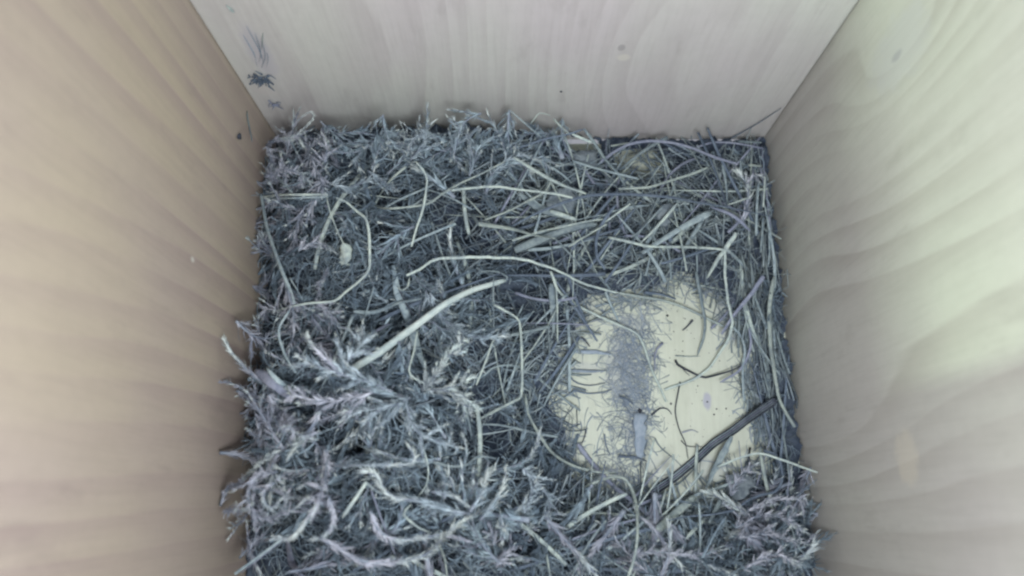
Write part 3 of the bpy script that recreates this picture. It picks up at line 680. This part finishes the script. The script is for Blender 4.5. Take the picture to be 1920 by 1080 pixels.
# ------------------------------------------------------------------ more sprigs, copied
variants = []
for v in range(18):
    n = 16; t = np.linspace(0, 1, n); L = .016
    c1, c2 = rng.normal(size=2) * 1.0
    ang = c1 * t + c2 * t * t
    P = np.cumsum(np.stack([np.cos(ang), np.sin(ang), .25 * np.sin(t * 3 + v)], 1), 0) * L / n
    P -= P.mean(0)
    V, F, caps, LV, LF, tm = branched(P, rng.uniform(.0024, .0036), 8, rng) if v < 12 else sprig_arrays(P * 1.05, rng.uniform(.0022, .0032), 17, rng, stem_r=.19, spread=(10, 36), tipfrac=.6)
    variants.append((V, F, caps, LV, LF - len(V), tm))
vmesh = [(mk_mesh('moss_sprig', V, [(F, 0), (c, 0)], [M['stem']]), mk_mesh('foliage', LV, [(LF, tm)], [M['moss'], M['tip']]), mk_mesh('foliage', LV, [(LF, tm)], [M['mossp'], M['tip']])) for V, F, c, LV, LF, tm in variants]

def mossw(px, py):
    """how much of the nest is moss here (the rest is straw)"""
    a = 0.0
    for cx, cy, sx, sy, q in ((640, 800, 190, 170, 1.0), (600, 380, 150, 130, .9), (840, 280, 170, 60, 1.0), (800, 980, 260, 110, 1.0), (1440, 1010, 90, 80, 1.0), (700, 560, 200, 120, .8), (980, 980, 130, 110, .7), (1250, 1040, 200, 50, .5)):
        a = max(a, q * math.exp(-((px - cx) / sx) ** 2 - ((py - cy) / sy) ** 2))
    return a
def inside(px, py):
    return 478 < px < 1478 + max(0, py - 700) * .1 and 285 < py < 1079
def cup_px(px, py):
    p = at(px, py, 0.0); return float(cupd(p[0], p[1]))
def pick_px(weight, lim=1.12):
    while True:
        px, py = random.uniform(478, 1515), random.uniform(262, 1100)
        if cup_px(px, py) > lim and (py > 282 or 560 < px < 1060) and px < 1436 + max(0, py - 300) * .1 and random.random() < weight(px, py) and random.random() > .9 * float(pit(*at(px, py, .008)[:2])): return px, py
ZONES = [((478, 800, 270, 520), 'upper left moss'), ((478, 1010, 520, 800), 'middle left moss'), ((478, 760, 800, 1090), 'lower left moss'),
         ((760, 1120, 800, 1090), 'lower middle moss'), ((800, 1140, 270, 520), 'tangle along the middle of the back wall'), ((1120, 1520, 270, 560), 'upper right straw tangle'),
         ((1300, 1560, 560, 860), 'rim between cup and right wall'), ((1120, 1560, 860, 1090), 'lower right corner tangle')]
def zone(px, py):
    for (a, b, c, d), nme in ZONES:
        if a <= px <= b and c <= py <= d: return nme
    return 'rim left of the bare cup'
LAND = [('the pale hairpin loop', 565, 235), ('the papery husk', 646, 478), ('the level double straw', 550, 368), ('the zigzag straw corner', 704, 388), ('the top of the arched straw', 790, 320),
 ('the upper bend of the hooked blade', 690, 420), ('the lower end of the hooked blade', 520, 580), ('the lower bend of the hooked blade', 640, 555), ('the broad grey leaf blade', 765, 590),
 ('the lower end of the thick stalk', 665, 690), ('the upper end of the thick stalk', 940, 530), ('the middle of the thick stalk', 800, 600), ('the curved grey straw', 720, 580),
 ('the elbowed thin straw', 772, 690), ('the upper end of the bracket straw', 945, 580), ('the middle of the bracket straw', 978, 670), ('the lower end of the bracket straw', 905, 780),
 ('the pale pointed moss tip', 865, 645), ('the pale blunt moss tip', 880, 712), ('the fringed moss tip', 850, 836), ('the upturned moss stem end', 768, 860), ('the moss ring', 505, 925),
 ('the stout pale moss sprig', 565, 985), ('the tilted bright straw', 665, 937), ('the lobed moss tip', 710, 905), ('the small crooked straw', 765, 968), ('the wavy grey stem', 875, 870), ('the lavender blade at the bottom', 550, 1050),
 ('the long bowed moss sprig', 720, 1050), ('the striped blade at the left wall', 510, 718), ('the dark strip by the left wall', 515, 590), ('the long stem along the left wall', 515, 470), ('the tall moss pair', 830, 255),
 ('the flat wide pale straw', 965, 430), ('the slanting straw', 1030, 333), ('the peak of the bent stem', 1095, 242), ('the foot of the bent stem', 1170, 345), ('the lavender arch', 1230, 267), ('the left end of the blue blade', 975, 415),
 ('the middle of the blue blade', 1180, 366), ('the tip of the blue blade', 1430, 403), ('the ridged stalk', 1045, 440), ('the bright straight straw', 1236, 420), ('the broad diagonal straw', 1270, 435), ('the flat striped straw', 1355, 480),
 ('the fat fuzzy moss sprig', 1400, 370), ('the back right corner', 1420, 275), ('the back left corner', 500, 290), ('the cup border straw', 1065, 650), ('the short broad stalk', 1036, 578), ('the bend of the long level straw', 1110, 535),
 ('the lavender stem on the rim', 1395, 570), ('the top of the stout wall straw', 1447, 560), ('the foot of the stout wall straw', 1485, 790), ('the crooked stem on the rim', 1393, 660), ('the upper end of the striped stalk', 1440, 760),
 ('the lower end of the striped stalk', 1225, 925), ('the curling root', 1455, 885), ('the top of the hooked white straw', 1150, 897), ('the foot of the hooked white straw', 1185, 1060), ('the broad pale stub', 1262, 965), ('the white arching straw', 1440, 855),
 ('the short grey stub', 1340, 958), ('the level straw below the cup', 1120, 963), ('the bright moss tips by the right wall', 1500, 1010), ('the bottom right corner', 1500, 1075), ('the curved straw at the rim', 1020, 830), ('the upright moss pair', 935, 920)]
def beside(px, py):
    n, x, y = min(LAND, key=lambda q: math.hypot(q[1] - px, q[2] - py))
    dx, dy = px - x, py - y
    if math.hypot(dx, dy) < 14: return 'right by ' + n
    a = math.degrees(math.atan2(-dy, dx)) % 360
    return ('right of', 'above and right of', 'above', 'above and left of', 'left of', 'below and left of', 'below', 'below and right of')[int((a + 22.5) // 45) % 8] + ' ' + n
def sprig_matrix(px, py, g, up=0.0):
    small = .86 if (py < 520 and px < 1000) or 480 < py < 620 else 1.0
    p = at_nest(px, py, g.uniform(-.001, .006) + up)
    rot = Matrix.Rotation(g.uniform(0, 6.283), 4, 'Z') @ Matrix.Rotation(g.normal() * .45, 4, 'Y') @ Matrix.Rotation(g.uniform(0, 6.283), 4, 'X')
    s = g.uniform(.65, 1.45) * small
    p[0] = min(max(p[0], xl(p[1]) + .005 * s), XR - .005 * s); p[1] = min(p[1], YB - .005 * s)
    return Matrix.Translation(Vector(p)) @ rot @ Matrix.Scale(s, 4)
N_SPRIG = 200
proto = None
for i in range(N_SPRIG):
    up_ = 0.0
    if i < 22: px, py = 476 + 14 * math.sin(i * 5.1), 300 + i * 36; up_ = rng.uniform(.000, .007)
    elif i < 46: px, py = 490 + (i - 22) * 25, 268 + 10 * math.sin(i * 3.7); up_ = rng.uniform(.000, .006)
    else: px, py = pick_px(mossw)
    low = py > 840 or (px > 1380 and py > 600)
    a, b, b2 = vmesh[12 + i % 6] if (low and i % 5 < 3) or i % 11 == 0 else vmesh[i % 12]
    if px < 640 or px > 1380 or py > 985: b = b2  # copies near the frame edge hold the camera's mauve cast in their colour
    if proto is None:
        o = link('moss_sprig', a); f = link('foliage', b, o); proto = (o, f)
    else:
        o = proto[0].copy(); o.data = a; col.objects.link(o)
        f = proto[1].copy(); f.data = b; col.objects.link(f); f.parent = o
    mw = sprig_matrix(px, py, rng, up_); o.matrix_world = mw; z = zone(px, py); s_ = mw.to_scale().x
    tag(o, ('tiny' if s_ < .60 else 'small' if s_ < .9 else 'medium' if s_ < 1.2 else 'longish') + (' mauve grey' if b is b2 else ' bluish grey') + ' moss sprig ' + beside(px, py), 'moss', 'small moss sprigs in the ' + z)

# short straws, copied
smesh = []
for v in range(14):
    n = 12; t = np.linspace(-.5, .5, n); L = rng.uniform(.014, .036)
    P = np.stack([t * L, rng.normal() * .0011 * (t * t * 4 - .3) + rng.normal() * .0004 * np.sin(t * 6), .0006 * np.cos(t * 3)], 1)
    V, F, c = tube(P, np.full(n, (.00055 if v % 5 == 0 else rng.uniform(.00020, .00042))) * profile('taper' if v % 3 else 'straw', n), 6, (.25 if v % 5 == 0 else rng.uniform(.4, .8)))
    smesh.append(mk_mesh('straw', V, [(F, 0), (c, 0)], [M[('pale', 'mid', 'lav', 'mid', 'pale', 'blue', 'mid')[v % 7]]]))
def straww(px, py):
    a = 0.05
    for cx, cy, sx, sy, q in ((1250, 400, 210, 120, 1.0), (1020, 400, 160, 110, .8), (1420, 640, 50, 180, 1.0), (1010, 640, 60, 160, .8), (1180, 980, 180, 80, .9), (1330, 940, 120, 70, .7), (1360, 300, 90, 40, 1.0)):
        a = max(a, q * math.exp(-((px - cx) / sx) ** 2 - ((py - cy) / sy) ** 2))
    return a
sproto = None
N_STRAW = 178
for i in range(N_STRAW):
    px, py = pick_px(straww)
    if sproto is None: o = sproto = link('straw', smesh[0])
    else: o = sproto.copy(); o.data = smesh[i % len(smesh)]; col.objects.link(o)
    p = at_nest(px, py, rng.uniform(-.001, .0032))
    yaw = rng.uniform(0, 6.283)
    if px > 1385: yaw = math.pi / 2 + rng.normal() * .25
    hx = .019 * abs(math.cos(yaw)) + .001; hy = .019 * abs(math.sin(yaw)) + .001
    p[0] = min(max(p[0], xl(p[1]) + hx), XR - hx); p[1] = min(p[1], YB - hy)
    o.location = p; o.rotation_euler = (rng.uniform(-.5, .5), rng.normal() * .16, yaw)
    z = zone(px, py)
    cw = {'pale_straw': 'pale', 'grey_straw': 'grey', 'lavender_blade': 'lavender', 'blue_blade': 'dark bluish'}[o.data.materials[0].name]
    tag(o, ('short' if o.data.vertices[-1].co.x < .010 else 'longish') + ' ' + ('upright ' if abs(math.sin(yaw)) > .8 else 'level ' if abs(math.sin(yaw)) < .35 else 'slanting ') + cw + ' straw ' + beside(px, py), 'straw', 'loose straws in the ' + z)

# ------------------------------------------------------------------ what nobody could count
def fibres(name, n, weight, lmin, lmax, wmin, wmax, zlo, zhi, mat, label, curl=1.0, steep=.25, lim=1.05, cat=None, k=7, pts=None, tri=True):
    P0 = np.array([at_nest(*(pick_px(weight, lim) if pts is None else pts()), 0.0) for _ in range(n)])
    L = rng.uniform(lmin, lmax, n) * (rng.uniform(.5, 1, n)); W_ = rng.uniform(wmin, wmax, n)
    yaw = rng.uniform(0, 6.283, n); pit = rng.normal(size=n) * steep
    c1, c2 = rng.normal(size=(2, n)) * curl
    if name == 'straw_litter': yaw = np.where(P0[:, 0] > .057, math.pi / 2 + rng.normal(size=n) * .22, yaw)
    t = np.linspace(0, 1, k)
    ang = yaw[:, None] + c1[:, None] * t + c2[:, None] * t * t
    pp = pit[:, None] + rng.normal(size=n)[:, None] * curl * .35 * t
    D = np.stack([np.cos(ang) * np.cos(pp), np.sin(ang) * np.cos(pp), np.sin(pp)], -1) * (L / k)[:, None, None]
    C = np.cumsum(D, 1); C -= C.mean(1, keepdims=True)
    zz = hgt(P0[:, 0], P0[:, 1]) * rng.uniform(zlo, zhi, n)
    C += P0[:, None]; C[:, :, 2] += (zz - P0[:, 2])[:, None]
    C[:, :, 0] = np.clip(C[:, :, 0], xl(C[:, :, 1]) + .0005, XR - .0005); C[:, :, 1] = np.minimum(C[:, :, 1], YB - .0005); C[:, :, 2] = np.maximum(C[:, :, 2], .0003)
    T = np.gradient(C, axis=1); T /= np.linalg.norm(T, axis=2, keepdims=True) + 1e-9
    S1 = np.cross(T, [0, 0, 1.0]); S1 /= np.linalg.norm(S1, axis=2, keepdims=True) + 1e-6
    U1 = np.cross(S1, T)
    prof = (1 - .7 * t)[None, :, None] * (W_ / 2)[:, None, None]
    a = [0, 2.094, 4.189]
    V = np.stack([C + prof * (math.cos(q) * S1 + math.sin(q) * U1) for q in a], 2).reshape(-1, 3)
    base = (np.arange(n) * k * 3)[:, None, None] + (np.arange(k - 1) * 3)[None, :, None]
    i = base + np.arange(3)[None, None]; j = base + np.array([1, 2, 0])[None, None]
    F = np.stack([i, j, j + 3, i + 3], -1).reshape(-1, 4)
    o = link(name, mk_mesh(name, V, [(F, 0)], [M[mat]]))
    return tag(o, label, cat, kind='stuff')

# bed: uneven layer below everything, gap shade in its colour, open where the floor shows
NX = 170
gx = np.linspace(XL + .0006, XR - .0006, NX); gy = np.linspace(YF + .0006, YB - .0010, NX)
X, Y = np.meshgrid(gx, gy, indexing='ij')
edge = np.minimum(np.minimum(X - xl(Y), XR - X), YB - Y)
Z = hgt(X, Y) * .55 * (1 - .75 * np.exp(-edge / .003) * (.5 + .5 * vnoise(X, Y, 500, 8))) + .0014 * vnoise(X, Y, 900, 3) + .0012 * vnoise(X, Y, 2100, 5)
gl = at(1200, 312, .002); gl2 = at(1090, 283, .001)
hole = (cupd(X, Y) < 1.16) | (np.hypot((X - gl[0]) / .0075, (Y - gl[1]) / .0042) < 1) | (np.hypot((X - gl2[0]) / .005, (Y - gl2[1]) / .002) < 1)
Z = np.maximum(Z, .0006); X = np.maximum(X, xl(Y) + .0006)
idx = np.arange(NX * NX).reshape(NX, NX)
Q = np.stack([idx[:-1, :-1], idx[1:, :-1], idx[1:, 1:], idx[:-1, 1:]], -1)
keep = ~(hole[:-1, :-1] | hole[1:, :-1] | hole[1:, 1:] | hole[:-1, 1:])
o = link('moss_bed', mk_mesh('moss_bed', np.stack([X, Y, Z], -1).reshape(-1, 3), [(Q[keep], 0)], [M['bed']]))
tag(o, 'matted moss layer at the bottom of the nest, gap shade in its colour', 'moss bed', kind='stuff')

allw = lambda x, y: 1.0
fibres('fine_fibres', 8500, lambda x, y: .25 + .75 * mossw(x, y), .004, .013, .00018, .00042, .55, 1.25, 'fib', 'fine curled grey moss and root fibres woven through the nest', 1.2, .35, cat='fibre')
fibres('fine_rootlets', 900, allw, .008, .022, .00010, .00022, .7, 1.35, 'lit', 'thin curling pale rootlets scattered over the nest', 1.6, .25, cat='rootlet', k=10)
fibres('straw_litter', 2300, lambda x, y: straww(x, y), .006, .024, .00025, .00085, .45, 1.15, 'lit', 'short broken straw litter packed between the longer straws', .25, .18, cat='straw litter')

# more moss, too much of it to count
sv, sf1, sf2, sm2 = [], [], [], []; off = 0
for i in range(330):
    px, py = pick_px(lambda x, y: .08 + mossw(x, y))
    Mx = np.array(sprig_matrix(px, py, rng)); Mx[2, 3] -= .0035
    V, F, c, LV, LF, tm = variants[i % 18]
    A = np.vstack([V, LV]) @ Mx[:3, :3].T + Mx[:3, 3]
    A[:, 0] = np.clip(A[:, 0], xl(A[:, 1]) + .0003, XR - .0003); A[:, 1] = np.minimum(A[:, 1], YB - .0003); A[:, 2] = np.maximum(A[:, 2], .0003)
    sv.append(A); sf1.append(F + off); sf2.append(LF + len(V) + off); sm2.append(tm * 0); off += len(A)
o = link('moss_undergrowth', mk_mesh('moss_undergrowth', np.vstack(sv), [(np.vstack(sf1), 0), (np.vstack(sf2), 1)], [M['dim'], M['dim']], smooth=False))  # the dark leaf colour carries the shade under the upper sprigs
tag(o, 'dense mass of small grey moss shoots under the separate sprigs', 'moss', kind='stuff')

# down on the bare floor
def down_pts():
    while True:
        t = random.gauss(0, 1); s = random.random()
        cx, cy = (1180, 690) if s < .45 else ((1192, 770) if s < .65 else ((1195, 620) if s < .82 else (1165, 865)))
        px, py = random.gauss(cx, 22) + 14 * math.sin(s * 40), random.gauss(cy, 44)
        if cup_px(px, py) < 1.1: return px, py
fibres('plant_down', 1000, allw, .003, .011, .00008, .00034, 1, 1, 'fluff', 'wispy grey tuft of plant down spread on the bare cup floor', .8, .12, cat='down', pts=down_pts)
def rim_pts():
    while True:
        px, py = random.uniform(1030, 1440), random.uniform(510, 950); c = cup_px(px, py)
        if .86 < c < 1.25 and random.random() < (c - .8) * 2.2: return px, py
fibres('rim_shreds', 480, allw, .004, .013, .00012, .00045, .8, 1.2, 'fluff', 'loose grey shreds fringing the rim of the bare cup', .7, .12, cat='shred', pts=rim_pts)

# crumbs on the floor
cv, cf = [], []; off = 0
octv = np.array([(1,0,0),(-1,0,0),(0,1,0),(0,-1,0),(0,0,1),(0,0,-1)], float); octf = np.array([(0,2,4),(2,1,4),(1,3,4),(3,0,4),(2,0,5),(1,2,5),(3,1,5),(0,3,5)])
def crumb(p, s):
    global off
    cv.append(octv * s * rng.uniform(.6, 1.3, (6, 1)) * np.array([1, 1, .6]) + p + np.array([0, 0, s * .45])); cf.append(octf + off); off += 6
for i in range(210):
    while True:
        px, py = random.uniform(1060, 1410), random.uniform(540, 900)
        if i % 3 == 0: px, py = random.gauss(1240, 60), random.gauss(575, 25)
        if cup_px(px, py) < 1.08: break
    crumb(at(px, py, 0), abs(rng.normal()) * .00008 + .00006)
for px, py, s in ((1199,770,.0007),(1224,668,.0003),(1281,668,.0003),(1088,607,.0004),(1239,580,.00035),(1251,592,.00035),(1326,754,.0003),(1343,767,.0003),(1361,766,.0003),(1258,757,.0003),(1339,777,.0003)):
    crumb(at(px, py, 0), s)
tag(link('floor_crumbs', mk_mesh('floor_crumbs', np.vstack(cv), [(np.vstack(cf), 0)], [M['crumb']], smooth=False)), 'dark specks and crumbs sprinkled over the bare cup floor', 'crumbs', kind='stuff')

# ------------------------------------------------------------------ bits stuck to the walls
def clump(name, px, py, axis, plane, inward, n, rad, lmax, mat, label, cat):
    """tuft of short shreds sticking to a wall"""
    c = on_plane(px, py, axis, plane); nv = np.zeros(3); nv[axis] = inward
    Vs, Fs, Cs = [], [], []; off = 0
    for i in range(n):
        a = rng.normal(size=3); a[axis] = abs(a[axis]) * .35 * inward; a /= np.linalg.norm(a)
        b = rng.normal(size=3) * rad * .45; b[axis] = abs(b[axis]) * .3 * inward
        L = rng.uniform(.3, 1) * lmax; q = rng.normal(size=3) * .3; q[axis] = abs(q[axis]) * inward
        P = np.array([b + nv * .0003, b + a * L * .5 + nv * .0003, b + (a + q) * L + nv * .0003])
        P = smooth(P, 6)
        V, F, k = tube(P, np.linspace(1, .3, 6) * rng.uniform(.00012, .0003), 4)
        Vs.append(V); Fs.append(F + off); Cs.append(k + off); off += len(V)
    V = np.vstack(Vs)
    if inward > 0: V[:, axis] = np.maximum(V[:, axis], .0001)
    else: V[:, axis] = np.minimum(V[:, axis], -.0001)
    return tag(link(name, mk_mesh(name, V, [(np.vstack(Fs), 0), (np.vstack(Cs), 0)], [M[mat]]), loc=c), label, cat)
clump('moss_tuft', 490, 146, 1, YB, -1, 70, .0026, .0019, 'blue', 'small dark ragged tuft stuck high on the back wall', 'tuft')
clump('moss_tuft', 513, 190, 1, YB, -1, 9, .0018, .0030, 'lav', 'faint sparse tuft on the back wall below the dark one', 'tuft')
S('straw', None, 4, 'pale', 'white sliver stuck upright on the back wall above the dark tuft', world=[on_plane(493, 62, 1, YB - .0005), on_plane(492, 76, 1, YB - .0005), on_plane(491, 92, 1, YB - .0005)], prof='blade')
S('straw', None, 9, 'pale', 'white fleck near the top left of the back wall', world=[on_plane(424, 10, 1, YB - .0006), on_plane(432, 17, 1, YB - .0006), on_plane(440, 24, 1, YB - .0006)], prof='blade', flat=.3)
for k_, (a_, b_, c_) in enumerate((((486, 118), (489, 96), (478, 62)), ((494, 120), (484, 90), (462, 48)), ((490, 128), (497, 108), (494, 84)), ((482, 124), (476, 100), (456, 66)), ((500, 126), (503, 112), (500, 98)))):
    S('cobweb_wisp', None, 3.5, 'flake', ('pale wisp rising from the dark tuft, curving up left', 'longest pale wisp above the dark tuft', 'short straight wisp on the dark tuft', 'leftmost pale wisp above the dark tuft', 'shortest wisp on the right of the dark tuft')[k_],
      world=[on_plane(*q, 1, YB - .0007) for q in (a_, b_, c_)], prof='blade', cat='wisp', flat=.4)
def lump(name, p, r, mat, label, cat, nrm):
    me = bpy.data.meshes.new(name); import bmesh
    bm = bmesh.new(); bmesh.ops.create_icosphere(bm, subdivisions=2, radius=r)
    for v in bm.verts: v.co *= 1 + rng.normal() * .12
    for v in bm.verts: v.co.x *= (.6 if nrm == 0 else 1); v.co.y *= (.6 if nrm == 1 else 1); v.co.z *= .85 + .2 * v.co.x / r
    bm.to_mesh(me); bm.free(); me.materials.append(M[mat])
    return tag(link(name, me, loc=p), label, cat)
lump('seed', on_plane(449, 256, 0, XL + .0013), .0008, 'dark', 'dark seed stuck to the left wall near the corner', 'seed', 0)
lump('seed', on_plane(1052, 172, 1, YB - .0002), .00035, 'dark', 'tiny dark speck on the back wall', 'seed', 1)
lump('seed', on_plane(547, 268, 1, YB - .003), .0009, 'blue', 'dark seed in the moss by the hairpin loop', 'seed', 1)

# two copies that the landmark alone does not tell apart: say which lies nearer
def px_of(o):
    d = np.array(o.matrix_world.translation if o.parent is None and o.name.startswith('moss') else o.location) - CAM
    k = FPX / float(np.dot(d, FW)); return 960 + float(np.dot(d, RT)) * k, 540 - float(np.dot(d, UP)) * k
same = {}
for o in col.objects:
    if o.parent is None and o.get('group'): same.setdefault(o['label'], []).append(o)
for lb, os_ in same.items():
    if len(os_) < 2: continue
    land = next(((x, y) for n, x, y in LAND if lb.endswith(n)), None)
    if land is None: continue
    os_.sort(key=lambda o: math.hypot(px_of(o)[0] - land[0], px_of(o)[1] - land[1]))
    for o, q in zip(os_, ('nearest', 'second nearest', 'third nearest', 'fourth nearest', 'fifth nearest', 'sixth nearest')): o['label'] = q + ' ' + lb
for o in col.objects:
    lb = o.get('label')
    if lb and len(lb.split()) > 16: o['label'] = lb.replace('grey ', '', 1).replace('moss sprig', 'sprig', 1)
    if o.get('label') and len(o['label'].split()) > 16: o['label'] = ' '.join(w for w in o['label'].split() if w not in ('the', 'longish', 'loose'))
